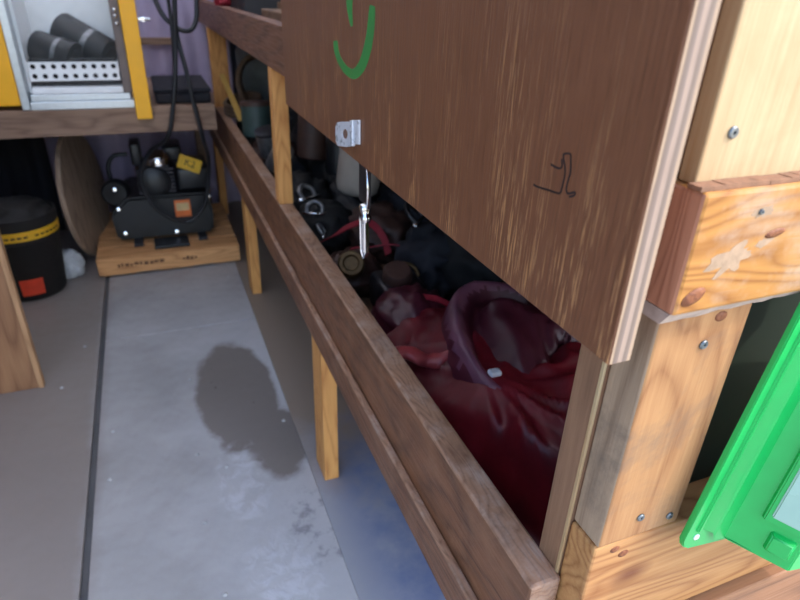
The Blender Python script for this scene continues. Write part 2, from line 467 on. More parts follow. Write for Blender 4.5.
struct(box('wall_left', -1.2, -1.16, .30, 3.58, 0, 2.1, M_wall, bev=0))
struct(box('ceiling', -1.2, 1.06, .30, 3.62, 2.1, 2.12, M_roof, bev=0), 'unseen cargo box roof, made translucent for fill light')  # roof is out of view; translucency added to bring soft light inside

# ------------------------------------------------------------------ shelving unit (built-in wooden rack on the right)
su = thing('shelving_unit', 'built-in brown wooden shelf and storage bin running along the right wall', 'shelf', (.6, 1.8, 0))
# long bin front rail and ledge strip
bm = bmesh.new()
bbox(bm, .287, .324, .31, 3.5, .498, .637, .004, 2)
fr = finish('front_rail', bm, [M_rail, M_railtop], su)
lg = box('ledge_strip', .2735, .2865, .318, 3.5, .438, .508, [M_rail, M_railtop], su, .003)
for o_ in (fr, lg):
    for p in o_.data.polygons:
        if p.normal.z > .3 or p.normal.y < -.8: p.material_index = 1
box('bin_floor', .29, BIN_BACK, .34, 3.5, .43, .448, M_ply_dim, su, .001)
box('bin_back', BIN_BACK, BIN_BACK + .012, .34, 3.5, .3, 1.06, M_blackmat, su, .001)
# uprights under the rail (38 x 89) standing on the floor
for y in (1.15, 2.293, 3.33):
    box('post', .287, .325, y, y + .089, -.001, .43, M_pine_z, su, .002)
# uprights between rail and shelf
box('post', .287, .325, 1.552, 1.60, .637, .985, M_pine_z, su, .002)
box('post', .287, .365, 3.04, 3.09, .637, .985, M_pine_z, su, .002)
# shelf edge board, deck
box('shelf_edge', .287, .325, .345, 3.5, .985, 1.088, M_shelf, su, .002)
box('shelf_deck', .325, BIN_BACK, .31, 3.5, 1.045, 1.063, M_shelf, su, .001)
# near end frame
gp = box('post', .328, .424, .280, .318, .712, .9585, [M_pine_old, wood('grey_side_pine', (172, 146, 120), (124, 100, 80), 'Z', fine=200, rings=6, ringscale=10, rough=.7, dirt=(90, 80, 72), dirtamt=.7)], su, .0025)
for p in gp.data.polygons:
    if p.normal.x < -.8: p.material_index = 1  # aisle-side face takes a greyer pine with dark mottling
bp = box('post', .3235, .375, .3185, .352, .28, .985, M_brown_z, su, .0012)
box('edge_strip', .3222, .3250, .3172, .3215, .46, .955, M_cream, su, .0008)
# cross board at shelf height: irregular lower lip
bm = bmesh.new()
bbox(bm, .319, .62, .264, .304, .971, 1.061, .003)
cbd = finish('cross_board', bm, [M_pine_x, wood('pinkish_shaded_end', (190, 134, 104), (148, 96, 72), 'Z', fine=200, rings=12, ringscale=20, rough=.6)], su)
for p in cbd.data.polygons:
    if p.normal.x < -.8: p.material_index = 1  # left end face: its pinkish shade is put into the colour
bm = bmesh.new()
n = 26
top = []; bot = []
for k in range(n + 1):
    x = .3195 + (.62 - .3195) * k / n
    a = noise.noise(Vector((x * 60, 3.1, 0))) * .0016
    top.append((x, .2665, .9715)); bot.append((x, .2735 + a, .9605 + a * 1.2 + (x - .32) * .02))
vt = [bm.verts.new(p) for p in top]; vb = [bm.verts.new(p) for p in bot]
vt2 = [bm.verts.new((p[0], .303, p[2])) for p in top]; vb2 = [bm.verts.new((p[0], .303, p[2])) for p in bot]
for k in range(n):
    bm.faces.new((vt[k], vt[k + 1], vb[k + 1], vb[k])); bm.faces.new((vb[k], vb[k + 1], vb2[k + 1], vb2[k]))
    bm.faces.new((vt2[k], vt2[k + 1], vb2[k + 1], vb2[k])); bm.faces.new((vt[k], vt[k + 1], vt2[k + 1], vt2[k]))
bm.faces.new((vt[0], vb[0], vb2[0], vt2[0])); bm.faces.new((vt[-1], vb[-1], vb2[-1], vt2[-1]))
M_lip = plain('torn_sunlit_wood', (172, 154, 142), .8, var=.2, scale=90, bump=.6)  # ragged lip; the pale colour paints its sunlit chamfer
finish('splintered_lip', bm, M_lip, su)
# ragged strip on top of the cross board
bm = bmesh.new()
for k in range(30):
    x = .3175 + k * .0103
    a = noise.noise(Vector((x * 80, 1.3, 0))) * .002
    bbox(bm, x, x + .0108, .2672 + a * .6, .279, 1.0612, 1.0640 + abs(a) * .9, 0)
M_chip = plain('rough_brown_offcut', (132, 96, 72), .8, var=.25, scale=120, bump=.6)
finish('spacer_strip', bm, M_chip, su)
M_smear = plain('pale_scraped_patch', (160, 134, 108), .8, var=.2, scale=120, bump=.5)
def smear(cx, cz, rx, rz_, ang, seed, y=.2638):
    bm = bmesh.new(); ca, sa = math.cos(ang), math.sin(ang); pts = []
    for k in range(36):
        a = 2 * PI * k / 36; f = 1 + .75 * noise.noise(Vector((math.cos(a) * 2.2, math.sin(a) * 2.2, seed)))
        u, w = rx * f * math.cos(a), rz_ * f * math.sin(a); pts.append((cx + u * ca - w * sa, y, cz + u * sa + w * ca))
    prism(bm, pts, (0, .0004, 0)); return finish('scraped_patch', bm, M_smear, su)
smear(.362, 1.011, .019, .010, .45, 1.5); smear(.378, 1.0435, .010, .0035, .1, 4.2); smear(.388, 1.020, .008, .003, .2, 8.1)
# bottom boards
box('bottom_board', .326, .80, .2815, .318, .556, .7105, M_pine_low, su, .003)
box('bottom_board', .33, .80, .268, .318, .44, .5545, wood('brown_sill', (150, 106, 74), (104, 70, 48), 'X'), su, .003)
# upper end panel, stud and dark sheet behind the opening
box('end_panel', .3240, .80, .2795, .2945, 1.0615, 1.75, M_cream, su, .0015)
box('stud', .3045, .36, .295, .333, 1.066, 1.75, M_brown_z, su, .0015)
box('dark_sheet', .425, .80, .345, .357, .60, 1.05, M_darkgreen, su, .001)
box('post', .76, .80, .319, .344, .3, .985, M_pine_old, su, .002)
# screws in the end frame
def screw_head(x, y, z, r=.0042, par=su, mat=M_screw, d=(0, -1, 0)):
    bm = bmesh.new(); lathe(bm, [(0, .0004), (r * .25, .0004), (r * .3, .0016), (r * .8, .0017), (r, .0008), (r, -.001)], 14, place((x, y, z), d))
    return finish('screw', bm, mat, par, smooth=.7)
for (x, z) in ((.381, .927), (.410, .7255), (.371, .738)): screw_head(x, .2797, z)
screw_head(.345, .2793, 1.095, .0042)
screw_head(.374, .2639, 1.044, .0022)
# knot faces
def knot(x, y, z, r, par=su, ax=1.4, tilt=0.0):
    bm = bmesh.new()
    m = place((x, y, z), (0, -1, 0)) @ Matrix.Rotation(tilt, 4, 'Z') @ Matrix.Diagonal((ax, 1, 1, 1))
    lathe(bm, [(0, .0007), (r * .5, .0006), (r, 0), (r, -.001)], 18, m)
    return finish('knot', bm, M_knot, par, smooth=True)
M_knot = wood('red_brown_knot', (136, 82, 50), (96, 52, 32), 'Y', fine=300, rings=12, ringscale=60, rough=.6)
knot(.391, .2797, .951, .0045); knot(.334, .2636, .985, .006, ax=1.8, tilt=.4); knot(.396, .2636, 1.026, .0032, ax=3, tilt=.15)
knot(.365, .2812, .689, .0045); knot(.352, .2812, .700, .004)

# ---- hinged plywood flap with hardware (door of the bin)
FX = .267
bm = bmesh.new(); bbox(bm, FX, FX + .020, .2605, 1.300, .9435, 1.75, .0012, 1)
flap = finish('door_flap', bm, [M_flap, M_edge], su)
for p in flap.data.polygons:
    if abs(p.normal.y) > .9 or abs(p.normal.z) > .9: p.material_index = 1
for p in flap.data.polygons:
    if p.normal.y > .9 or p.normal.z < -.9: p.material_index = 0
# hasp plate: bent zinc strap with a hole
bm = bmesh.new()
Y0, Y1, Z0, Z1 = .834, .918, .951, .988
cy, cz, hr = .868, .970, .0078
N = 24
x_o, x_i = FX - .0028, FX - .0002
def rrect(k):
    a = 2 * PI * k / N; c, s_ = math.cos(a), math.sin(a)
    hw, hh = (Y1 - Y0) / 2 * .96, (Z1 - Z0) / 2
    t = min(hw / max(abs(c), 1e-6), hh / max(abs(s_), 1e-6))
    l = (abs(c / hw) ** 6 + abs(s_ / hh) ** 6) ** (-1 / 6)
    return ((Y0 + Y1) / 2 + c * l, (Z0 + Z1) / 2 + s_ * l)
for xx in (x_o, x_i):
    pass
outer = [rrect(k) for k in range(N)]
inner = [(cy + hr * 2.0 * math.cos(2 * PI * k / N), cz + hr * math.sin(2 * PI * k / N)) for k in range(N)]
vo = [[bm.verts.new((xx, *q)) for q in outer] for xx in (x_o, x_i)]
vi = [[bm.verts.new((xx, *q)) for q in inner] for xx in (x_o, x_i)]
for k in range(N):
    j = (k + 1) % N
    bm.faces.new((vo[0][k], vo[0][j], vi[0][j], vi[0][k])); bm.faces.new((vo[1][k], vo[1][j], vi[1][j], vi[1][k]))
    bm.faces.new((vo[0][k], vo[0][j], vo[1][j], vo[1][k])); bm.faces.new((vi[0][k], vi[0][j], vi[1][j], vi[1][k]))
bbox(bm, FX - .0055, FX - .0002, .8225, .8345, .953, .990, .001)
bbox(bm, FX - .0035, FX - .0002, .798, .8215, .956, .990, .0012)
for v in bm.verts: v.co.z -= (v.co.y - .868) * .20 - .003
finish('hasp_plate', bm, M_steel, flap)
# dangling hasp strap below the flap edge
HX = .2785
bm = bmesh.new()
bbox(bm, HX - .0015, HX + .0015, .790, .838, .880, .9434, .0008)
finish('hasp_leaf', bm, M_gunmetal, flap)
bm = bmesh.new()
tube(bm, [(HX - .004, .792, .944), (HX - .004, .788, .905), (HX - .004, .790, .880)], .0024, 8)
tube(bm, [(HX - .004, .792, .942), (HX - .004, .822, .942)], .0022, 8)
finish('hasp_wire', bm, M_chrome, flap, smooth=True)
bm = bmesh.new()
lathe(bm, [(0, -.016), (.007, -.015), (.009, -.006), (.006, -.003), (.009, .004), (.008, .013), (0, .015)], 14, place((HX - .005, .797, .872), (0, .25, 1)))
finish('hasp_swivel', bm, M_chrome, flap, smooth=True)
bm = bmesh.new()
poly = [(HX - .006, .812, .862), (HX - .006, .790, .866), (HX - .006, .786, .812), (HX - .006, .795, .800), (HX - .006, .806, .806)]
prism(bm, poly, (.004, 0, 0))
tube(bm, [(HX - .008, .811, .862), (HX - .008, .806, .808), (HX - .008, .796, .800), (HX - .008, .787, .812), (HX - .008, .790, .864)], .0018, 6)
finish('hasp_strap', bm, M_chrome, flap, smooth=.6)
# green painted smiling face and small pen outline on the flap
def ribbon(pts, w, x, name, mat, par, n=6, yw=1.0):
    P = spline([(0, a, b) for a, b in pts], n); bm = bmesh.new(); L = []
    for i, p in enumerate(P):
        d = (P[min(i + 1, len(P) - 1)] - P[max(i - 1, 0)]).normalized(); u = Vector((0, -d.z * yw, d.y))
        k = w(i / (len(P) - 1)) if callable(w) else w
        L.append([bm.verts.new((x + xx, p.y + u.y * sg * k, p.z + u.z * sg * k)) for xx, sg in ((0, 1), (-.0003, 1), (-.0003, -1), (0, -1))])
    for A, B in zip(L, L[1:]):
        for k in range(4): bm.faces.new((A[k], A[(k + 1) % 4], B[(k + 1) % 4], B[k]))
    bm.faces.new(L[0]); bm.faces.new(L[-1])
    return finish(name, bm, mat, par)
ribbon([(.918, 1.098), (.913, 1.084), (.893, 1.071), (.862, 1.063), (.828, 1.063), (.796, 1.077), (.775, 1.098), (.762, 1.122), (.756, 1.150)],
       lambda t: .0035 + .003 * math.sin(PI * t) ** .6, FX + .00005, 'painted_mouth', M_grpaint, flap, yw=2.6)
ribbon([(.849, 1.160), (.848, 1.145), (.842, 1.130), (.838, 1.122)], lambda t: .0055 * (1 - t) + .002, FX + .00005, 'painted_nose', M_grpaint, flap, yw=2.2)
for pts in ([(.3765, 1.0385), (.370, 1.0385), (.357, 1.0400), (.347, 1.0410), (.3425, 1.0425), (.341, 1.050), (.341, 1.059), (.3455, 1.0675), (.345, 1.0700), (.3385, 1.0715), (.337, 1.068), (.335, 1.060), (.336, 1.053), (.3365, 1.047), (.3335, 1.0445), (.327, 1.0475), (.3265, 1.0455), (.332, 1.0425)],
            [(.3585, 1.0590), (.352, 1.0585), (.3475, 1.0590), (.3455, 1.061), (.347, 1.066)]):
    ribbon(pts, .0008, FX + .00005, 'pen_outline', M_pen, flap, 4)

# ------------------------------------------------------------------ green moulded housing on the end frame
gh = thing('plastic_housing', 'bright green moulded plastic housing screwed over end frame at right edge', 'housing', (.46, .27, .70))
TL = math.radians(9.3)
O = Vector((.4105, .2625, .7005)); U = Vector((math.cos(TL), 0, -math.sin(TL))); W = Vector((math.sin(TL), 0, math.cos(TL)))
def gpt(u, v, w): return O + U * u + W * w + Vector((0, -v, 0))
def gprof(name, prof, w0, w1, mat, lowcut=None):
    bm = bmesh.new()
    A = [bm.verts.new(gpt(u, v, w0 if lowcut is None else lowcut(u))) for u, v in prof]; B = [bm.verts.new(gpt(u, v, w1)) for u, v in prof]
    n = len(A)
    bm.faces.new(A); bm.faces.new(B[::-1])
    for k in range(n): bm.faces.new((A[k], A[(k + 1) % n], B[(k + 1) % n], B[k]))
    bmesh.ops.bevel(bm, geom=[e for e in bm.edges], offset=.0011, segments=2, affect='EDGES', clamp_overlap=True)
    return finish(name, bm, mat, gh, smooth=.9)
# flange with rounded lower corner
bm = bmesh.new(); pl = []
R0 = .011
for k in range(7):
    a = PI + (PI / 2) * k / 6
    pl.append(gpt(R0 + R0 * math.cos(a), .004, R0 + R0 * math.sin(a)))
pl += [gpt(.36, .004, 0), gpt(.36, .004, .34), gpt(0, .004, .34)]
prism(bm, pl, (0, .006, 0))
bmesh.ops.bevel(bm, geom=bm.edges[:], offset=.0012, segments=2, affect='EDGES', clamp_overlap=True)
finish('flange', bm, M_green, gh, smooth=.9)
gprof('rim_bead', [(.0095, .003), (.0105, .0065), (.0145, .0065), (.016, .003)], .022, .33, M_green)
gprof('step', [(.0165, .003), (.030, .0090), (.034, .0095), (.046, .0100), (.34, .010), (.34, .003)], .010, .33, M_green, lambda u: .010 if u > .03 else .022)
gprof('body', [(.046, .008), (.050, .0125), (.078, .058), (.30, .070), (.30, .008)], .012, .33, M_green)
# pocket frame and milky lens on the slanting side of the body
def side(a, h, w):                     # a along the slanted side, h out of it
    t = Vector((.028, .0455)).normalized(); nn = Vector((-t.y, t.x))
    return gpt(.050 + t.x * a + nn.x * h, .0125 + t.y * a + nn.y * h, w)
def sideblock(name, a0, a1, w0, w1, h0, h1, mat, ins=.0, bev=.0012):
    bm = bmesh.new()
    A = [bm.verts.new(side(a, h0, w)) for a, w in ((a0, w0), (a1, w0), (a1, w1), (a0, w1))]
    B = [bm.verts.new(side(a, h1, w)) for a, w in ((a0 + ins, w0 + ins), (a1 - ins, w0 + ins), (a1 - ins, w1 - ins), (a0 + ins, w1 - ins))]
    bm.faces.new(A); bm.faces.new(B[::-1])
    for k in range(4): bm.faces.new((A[k], A[(k + 1) % 4], B[(k + 1) % 4], B[k]))
    bmesh.ops.bevel(bm, geom=bm.edges[:], offset=bev, segments=2, affect='EDGES', clamp_overlap=True)
    return finish(name, bm, mat, gh, smooth=.9)
sideblock('pocket_frame', .014, .052, .052, .20, -.002, .0055, M_green, .002)
sideblock('lens', .020, .050, .060, .19, .004, .0075, M_lens, .001)
sideblock('latch_boss', .026, .050, .022, .045, -.002, .006, M_green, .003)
bm = bmesh.new(); lathe(bm, [(0, .0012), (.002, .001), (.0036, 0), (.0036, -.002)], 14, place(gpt(.0145, .0048, .0145), (0, -1, 0)))
finish('screw', bm, M_steel, gh, smooth=.7)

# ------------------------------------------------------------------ far end: back shelf, tarp, cabinet
bs = thing('back_shelf', 'dull tan timber shelf beam spanning far end under yellow cabinet', 'shelf', (-.4, 3.0, .62))
box('beam', -1.15, .243, 2.600, 2.638, .624, .722, M_beam, bs, .003)
box('deck', -1.15, .243, 2.6385, 3.48, .703, .721, M_beam, bs, .002)
box('support_leg', -1.15, -1.11, 2.64, 2.73, 0, .7025, M_beam, bs, .002)
box('support_leg', .20, .243, 3.38, 3.47, 0, .7025, M_beam, bs, .002)

def wavy(name, x0, x1, y, z0, z1, amp, k, mat, seed, th=.004, nx=120, nz=14):
    bm = bmesh.new(); G = []
    for s_ in (0, 1):
        g = []
        for j in range(nz + 1):
            row = []
            for i in range(nx + 1):
                x = x0 + (x1 - x0) * i / nx; z = z0 + (z1 - z0) * j / nz
                w = math.sin(x * k + 1.5 * noise.noise(Vector((x * 5, z * 1.2, seed)))) * amp + noise.noise(Vector((x * 9, z * 2.2, seed + 3))) * amp * .8
                row.append(bm.verts.new((x, y + w + s_ * th, z)))
            g.append(row)
        G.append(g)
    for s_, g in enumerate(G):
        for j in range(nz):
            for i in range(nx):
                f = (g[j][i], g[j][i + 1], g[j + 1][i + 1], g[j + 1][i]); bm.faces.new(f if s_ == 0 else f[::-1])
    for j in range(nz):
        for i in (0, nx): bm.faces.new((G[0][j][i], G[0][j + 1][i], G[1][j + 1][i], G[1][j][i]))
    for i in range(nx):
        for j in (0, nz): bm.faces.new((G[0][j][i], G[0][j][i + 1], G[1][j][i + 1], G[1][j][i]))
    return finish(name, bm, mat, smooth=True)
tag(wavy('tarp', -.60, .44, 3.535, .002, 1.75, .014, 52, M_tarp, 1), 'lilac grey tarp hanging in folds on the far wall', 'tarp')
tag(wavy('cloth_curtain', -1.12, -.50, 3.30, .002, .69, .012, 60, M_navy, 2), 'dark navy cloth hanging under far shelf behind black bucket', 'cloth')

# yellow cabinet with clear door
cb = thing('storage_cabinet', 'yellow framed cabinet with clear front standing on far shelf', 'cabinet', (-.24, 2.75, .722))
CT = 1.17
box('side_panel', -.72, -.440, 2.612, 2.97, .738, CT, M_yellow, cb, .004)
box('frame_post', -.439, -.412, 2.600, 2.97, .724, CT, M_alum, cb, .003)
box('sill', -.411, -.056, 2.600, 2.66, .7225, .752, M_alum, cb, .003)
box('sill', -.406, -.066, 2.612, 2.97, .7525, .776, M_alum, cb, .003)
box('jamb', -.088, -.056, 2.612, 2.97, .7765, CT, plain('grey_brown_jamb', (112, 100, 96), .5), cb, .003)
box('back_panel', -.411, -.089, 2.955, 2.97, .7765, CT, M_white, cb, .002)
box('side_lining', -.411, -.400, 2.66, 2.954, .7765, CT, M_white, cb, .001)
box('door_post', -.0545, .0015, 2.565, 2.598, .684, CT, M_yellow, cb, .003)
box('pane', -.405, -.09, 2.604, 2.608, .90, CT - .01, M_pane, cb, .0005)
# perforated white guard
bm = bmesh.new()
nxh, nzh = 9, 2; X0, X1, Zb, Zt = -.392, -.092, .823, .889; pw, ph = (X1 - X0) / nxh, (Zt - Zb) / nzh; NN = 16
for i in range(nxh):
    for j in range(nzh):
        cx, cz_ = X0 + pw * (i + .5), Zb + ph * (j + .5)
        lay = []
        for yy in (2.614, 2.620):
            o_, i_ = [], []
            for k in range(NN):
                a = 2 * PI * k / NN + PI / 4; c, s_ = math.cos(a), math.sin(a); m_ = max(abs(c), abs(s_))
                o_.append(bm.verts.new((cx + c / m_ * pw / 2, yy, cz_ + s_ / m_ * ph / 2)))
                i_.append(bm.verts.new((cx + c * .0088, yy, cz_ + s_ * .0088)))
            lay.append((o_, i_))
        for k in range(NN):
            q = (k + 1) % NN
            for o_, i_ in lay: bm.faces.new((o_[k], o_[q], i_[q], i_[k]))
            bm.faces.new((lay[0][1][k], lay[0][1][q], lay[1][1][q], lay[1][1][k]))
            bm.faces.new((lay[0][0][k], lay[0][0][q], lay[1][0][q], lay[1][0][k]))
bmesh.ops.remove_doubles(bm, verts=bm.verts, dist=1e-5)
finish('perforated_guard', bm, M_white, cb)
box('guard_lip', -.396, -.089, 2.612, 2.66, .777, .800, M_white, cb, .003)
box('inner_shelf', -.399, -.089, 2.662, 2.954, .80, .812, M_gunmetal, cb, .001)
bm = bmesh.new()
for z in (1.065, 1.045, 1.02): lathe(bm, [(0, .012), (.006, .010), (.008, 0), (.008, -.006)], 12, place((-.072, 2.611, z), (0, -1, 0)))
finish('latch', bm, M_chrome, cb, smooth=True)
bm = bmesh.new(); bbox(bm, .0015, .045, 2.578, 2.590, 1.03, 1.042, .002); lathe(bm, [(0, .02), (.009, .018), (.009, 0), (0, -.002)], 12, place((.022, 2.58, 1.036), (0, -1, 0)))
finish('hinge_pin', bm, M_chrome, cb, smooth=.6)
# black rolls inside
def roll(a, b, r, label):
    a, b = Vector(a), Vector(b); L = (b - a).length
    t = thing('tape_roll', label, 'roll', a, 'black rolls in the clear cabinet')
    bm = bmesh.new(); lathe(bm, [(0, 0), (r * .55, 0), (r * .6, .004), (r * .97, .004), (r, .010), (r, L - .010), (r * .97, L - .004), (r * .6, L - .004), (r * .55, L), (0, L)], 24, place(a, b - a))
    finish('sleeve', bm, M_black, t, smooth=.6)
    bm = bmesh.new(); lathe(bm, [(r * 1.0, L * .56), (r * 1.025, L * .565), (r * 1.025, L * .66), (r * 1.0, L * .665)], 24, place(a, b - a))
    finish('band', M_b if False else bm, M_greymetal, t, smooth=.6)
roll((-.372, 2.78, .925), (-.235, 2.71, .885), .062, 'short black roll with grey band lying left in cabinet')
roll((-.285, 2.86, .985), (-.120, 2.76, .890), .066, 'long black roll with grey band slanting down in cabinet')
bm = bmesh.new(); bbox(bm, -.395, -.095, 2.665, 2.69, .8125, .895, .01)
tag(finish('foam_block', bm, M_blackmat), 'black foam strip standing behind white perforated cabinet guard', 'block')

tb = thing('tool_bag', 'flat dark tool bag on far shelf right of the cabinet', 'bag', (.13, 2.85, .722))
box('bag_base', .022, .238, 2.66, 3.05, .7215, .765, M_navy, tb, .012, 3)
box('bag_cover', .018, .240, 2.655, 3.055, .7655, .782, M_navy, tb, .006, 2)
tag(box('wood_batten', .0, .19, 3.490, 3.512, .872, .906, M_beam, None, .002), 'short tan batten across the lilac tarp behind hoses', 'batten')
# hoses hanging beside the cabinet
def hose(pts, r, label, cat='hose', mat=None, n=10, name='rubber_hose', group=None):
    bm = bmesh.new(); tube(bm, spline(pts, n), r, 10)
    return tag(finish(name, bm, mat or M_rubber, smooth=True), label, cat, group)
hose([(.148, 2.60, 1.50), (.140, 2.585, 1.15), (.124, 2.585, .98), (.108, 2.58, .86), (.075, 2.57, .70), (.040, 2.585, .60), (-.035, 2.70, .52), (-.085, 2.735, .40), (-.045, 2.735, .27), (.04, 2.735, .20), (.10, 2.74, .195), (.165, 2.735, .27), (.195, 2.72, .40), (.198, 2.66, .50), (.180, 2.58, .60), (.160, 2.57, .74), (.148, 2.58, .86), (.132, 2.60, 1.00), (.150, 2.61, 1.20), (.165, 2.62, 1.5)], .0088, 'black rubber hose looping from above across front of black engine')
hose([(.04, 2.66, 1.22), (.085, 2.64, 1.065), (.125, 2.625, 1.015), (.17, 2.625, .995), (.205, 2.64, 1.02), (.222, 2.66, 1.10), (.23, 2.70, 1.35)], .009, 'thick black cable sagging between far wall and shelf corner', 'cable', name='cable')
hose([(.10, 2.63, 1.35), (.118, 2.62, 1.10), (.112, 2.62, .90), (.09, 2.68, .7225), (.06, 2.80, .7295)], .007, 'thin black cable dropping onto the far shelf beam', 'cable', name='cable')

# ------------------------------------------------------------------ pallet and black engine
pa = thing('wooden_pallet', 'small tan wooden pallet carrying black engine at far end', 'pallet', (-.01, 3.0, 0))
M_p2 = M_pallet
for (x0, x1) in ((-.30, -.17), (-.07, .08), (.17, .285)):
    box('foot', x0, x1, 2.66, 3.30, 0, .024, M_p2, pa, .002)
fb = box('front_board', -.315, .288, 2.638, 2.66, .012, .0895, M_p2, pa, .003)
for k, (y0, y1) in enumerate(((2.661, 2.76), (2.775, 2.88), (2.895, 3.0), (3.02, 3.13), (3.15, 3.27))):
    box('slat', -.315, .288, y0, y1, .0725, .0895, M_p2, pa, .002)
for (x0, x1) in ((-.305, -.265), (-.02, .02), (.245, .285)):
    box('stringer', x0, x1, 2.661, 3.28, .0245, .072, M_p2, pa, .002)
# faded stencil strokes on the front board
random.seed(4)
bm = bmesh.new(); x = -.235
while x < .10:
    w = random.uniform(.008, .02)
    if not -.06 < x < .03: bbox(bm, x, x + w, 2.6372, 2.638, .044 + random.uniform(0, .006), .060 + random.uniform(-.004, .004), 0)
    x += w + random.uniform(.003, .007)
finish('stencil_mark', bm, plain('faded_stencil_ink', (104, 70, 46), .8), fb)['kind'] = 'stuff'

en = thing('engine', 'black pump engine with silver cap and orange label on pallet', 'engine', (0, 2.98, .09))
bm = bmesh.new()
prism(bm, [(-.225, 2.80, .105), (.195, 2.80, .105), (.205, 2.80, .20), (.185, 2.80, .30), (-.16, 2.80, .30), (-.235, 2.80, .23)], (0, .36, 0))
bmesh.ops.bevel(bm, geom=bm.edges[:], offset=.012, segments=3, affect='EDGES', clamp_overlap=True)
finish('housing', bm, M_black, en, smooth=.7)
for x in (-.16, .12): box('mount_rail', x, x + .04, 2.74, 3.2, .0898, .1045, M_gunmetal, en, .002)
box('mount_plate', -.075, .075, 2.685, 2.795, .0898, .104, M_black, en, .003)
bm = bmesh.new()
for k in range(7): bbox(bm, -.105, .055, 2.84, 3.05, .302 + k * .017, .311 + k * .017, .002)
bbox(bm, -.085, .035, 2.86, 3.03, .301, .425, 0)
finish('cylinder_fins', bm, M_gunmetal, en)
bm = bmesh.new(); lathe(bm, [(0, .03), (.05, .03), (.078, .018), (.085, 0), (.085, -.05)], 28, place((-.035, 2.84, .355), (0, -1, .1)) @ Matrix.Scale(.85, 4))
finish('recoil_cover', bm, M_black, en, smooth=.6)
bm = bmesh.new(); lathe(bm, [(.055, 0), (.055, .02), (.046, .045), (.026, .06), (0, .064)], 24, place((-.005, 2.85, .436)))
finish('silver_cap', bm, M_chrome, en, smooth=.8)
bm = bmesh.new(); bbox(bm, -.115, -.07, 2.84, 2.98, .43, .53, .012, 3); finish('air_filter', bm, M_black, en, smooth=.7)
bm = bmesh.new(); bbox(bm, .015, .10, 2.88, 3.04, .43, .50, .012, 3); finish('exhaust_box', bm, M_black, en, smooth=.7)
bm = bmesh.new(); bbox(bm, .06, .21, 2.83, 3.06, .302, .415, .02, 3)
finish('fuel_tank', bm, M_black, en, smooth=.7)
bm = bmesh.new(); lathe(bm, [(0, .03), (.05, .03), (.06, .02), (.064, 0), (.06, -.02), (0, -.03)], 26, place((-.20, 2.87, .31), (-.2, -1, .1)))
finish('fan_wheel', bm, M_black, en, smooth=.6)
bm = bmesh.new(); tube(bm, spline([(-.21, 2.95, .30), (-.22, 2.95, .40), (-.19, 2.95, .455), (-.13, 2.95, .46)], 6), .010, 10)
finish('carry_handle', bm, M_rubber, en, smooth=True)
for (x, z) in ((-.20, .255), (.03, .125), (.19, .285), (-.20, .345), (-.19, .14)):
    bm = bmesh.new(); lathe(bm, [(0, .016), (.009, .014), (.013, 0), (.013, -.012)], 12, place((x, 2.80, z), (0, -1, .2)))
    finish('bolt', bm, M_chrome, en, smooth=.7)
lb = box('label_plate', .035, .105, 2.7955, 2.7995, .195, .275, M_orange, en, .001, 1)
box('label_print', .042, .098, 2.7945, 2.7953, .225, .262, plain('pale_label_print', (196, 168, 120), .6), lb, 0)
bm = bmesh.new(); bbox(bm, -.05, .05, -.002, .002, -.03, .03, .0015)
tg = finish('paper_tag', bm, M_yelltag, loc=(0, 0, 0)); tg.location = (.125, 2.79, .44); tg.rotation_euler = (-.35, .42, 0)
tag(tg, 'yellow hang tag leaning against the black engine tank', 'tag')
bm = text_mesh('K2', .042); bmesh.ops.rotate(bm, verts=bm.verts, matrix=Matrix.Rotation(PI / 2, 3, 'X'))
me = bpy.data.meshes.new('tag_lettering'); bm.to_mesh(me); bm.free(); me.materials.append(M_pen)
tt = bpy.data.objects.new('tag_lettering', me); COL.objects.link(tt); tt.parent = tg; tt.location = (0, -.0024, 0)

# ------------------------------------------------------------------ left clutter under the shelf
bk = thing('bucket', 'black tool bucket with yellow band and red patch on floor', 'bucket', (-.565, 2.62, 0))
bm = bmesh.new(); lathe(bm, [(0, .002), (.118, .002), (.124, .01), (.142, .24), (.146, .245), (.150, .345), (.144, .35), (.134, .24), (.118, .02), (0, .015)], 40, place((-.565, 2.62, 0)))
finish('bucket_body', bm, M_blackmat, bk, smooth=.6)
bm = bmesh.new(); lathe(bm, [(.1425, .262), (.1475, .263), (.1490, .300), (.1435, .301)], 40, place((-.565, 2.62, 0)))
bd = finish('yellow_band', bm, M_yelltag, bk, smooth=.6)
bm = bmesh.new()
for k in range(20):
    a = -PI * .95 + k * PI * .9 / 20
    if k in (6, 7, 13): continue
    c0, s0 = math.cos(a), math.sin(a); c1, s1 = math.cos(a + .10), math.sin(a + .10)
    q = [(-.565 + c * .1496, 2.62 + s_ * .1496, z) for c, s_, z in ((c0, s0, .275), (c1, s1, .275), (c1, s1, .283), (c0, s0, .283))]
    bm.faces.new([bm.verts.new(p) for p in q])
finish('band_print', bm, M_pen, bd)['kind'] = 'stuff'
bm = bmesh.new(); P0 = []
for k in range(7):
    a = -PI / 2 - .12 + .62 * k / 6; P0.append((math.cos(a), math.sin(a)))
V0 = [[bm.verts.new((-.565 + c * r_, 2.62 + s_ * r_, z)) for c, s_ in P0] for z, r_ in ((.03, .1275), (.10, .1335))]
V1 = [[bm.verts.new((-.565 + c * r_, 2.62 + s_ * r_, z)) for c, s_ in P0] for z, r_ in ((.03, .131), (.10, .137))]
for V_ in (V0, V1):
    for k in range(6): bm.faces.new((V_[0][k], V_[0][k + 1], V_[1][k + 1], V_[1][k]))
for k in range(6):
    bm.faces.new((V0[0][k], V0[0][k + 1], V1[0][k + 1], V1[0][k])); bm.faces.new((V0[1][k], V0[1][k + 1], V1[1][k + 1], V1[1][k]))
for k in (0, 6): bm.faces.new((V0[0][k], V0[1][k], V1[1][k], V1[0][k]))
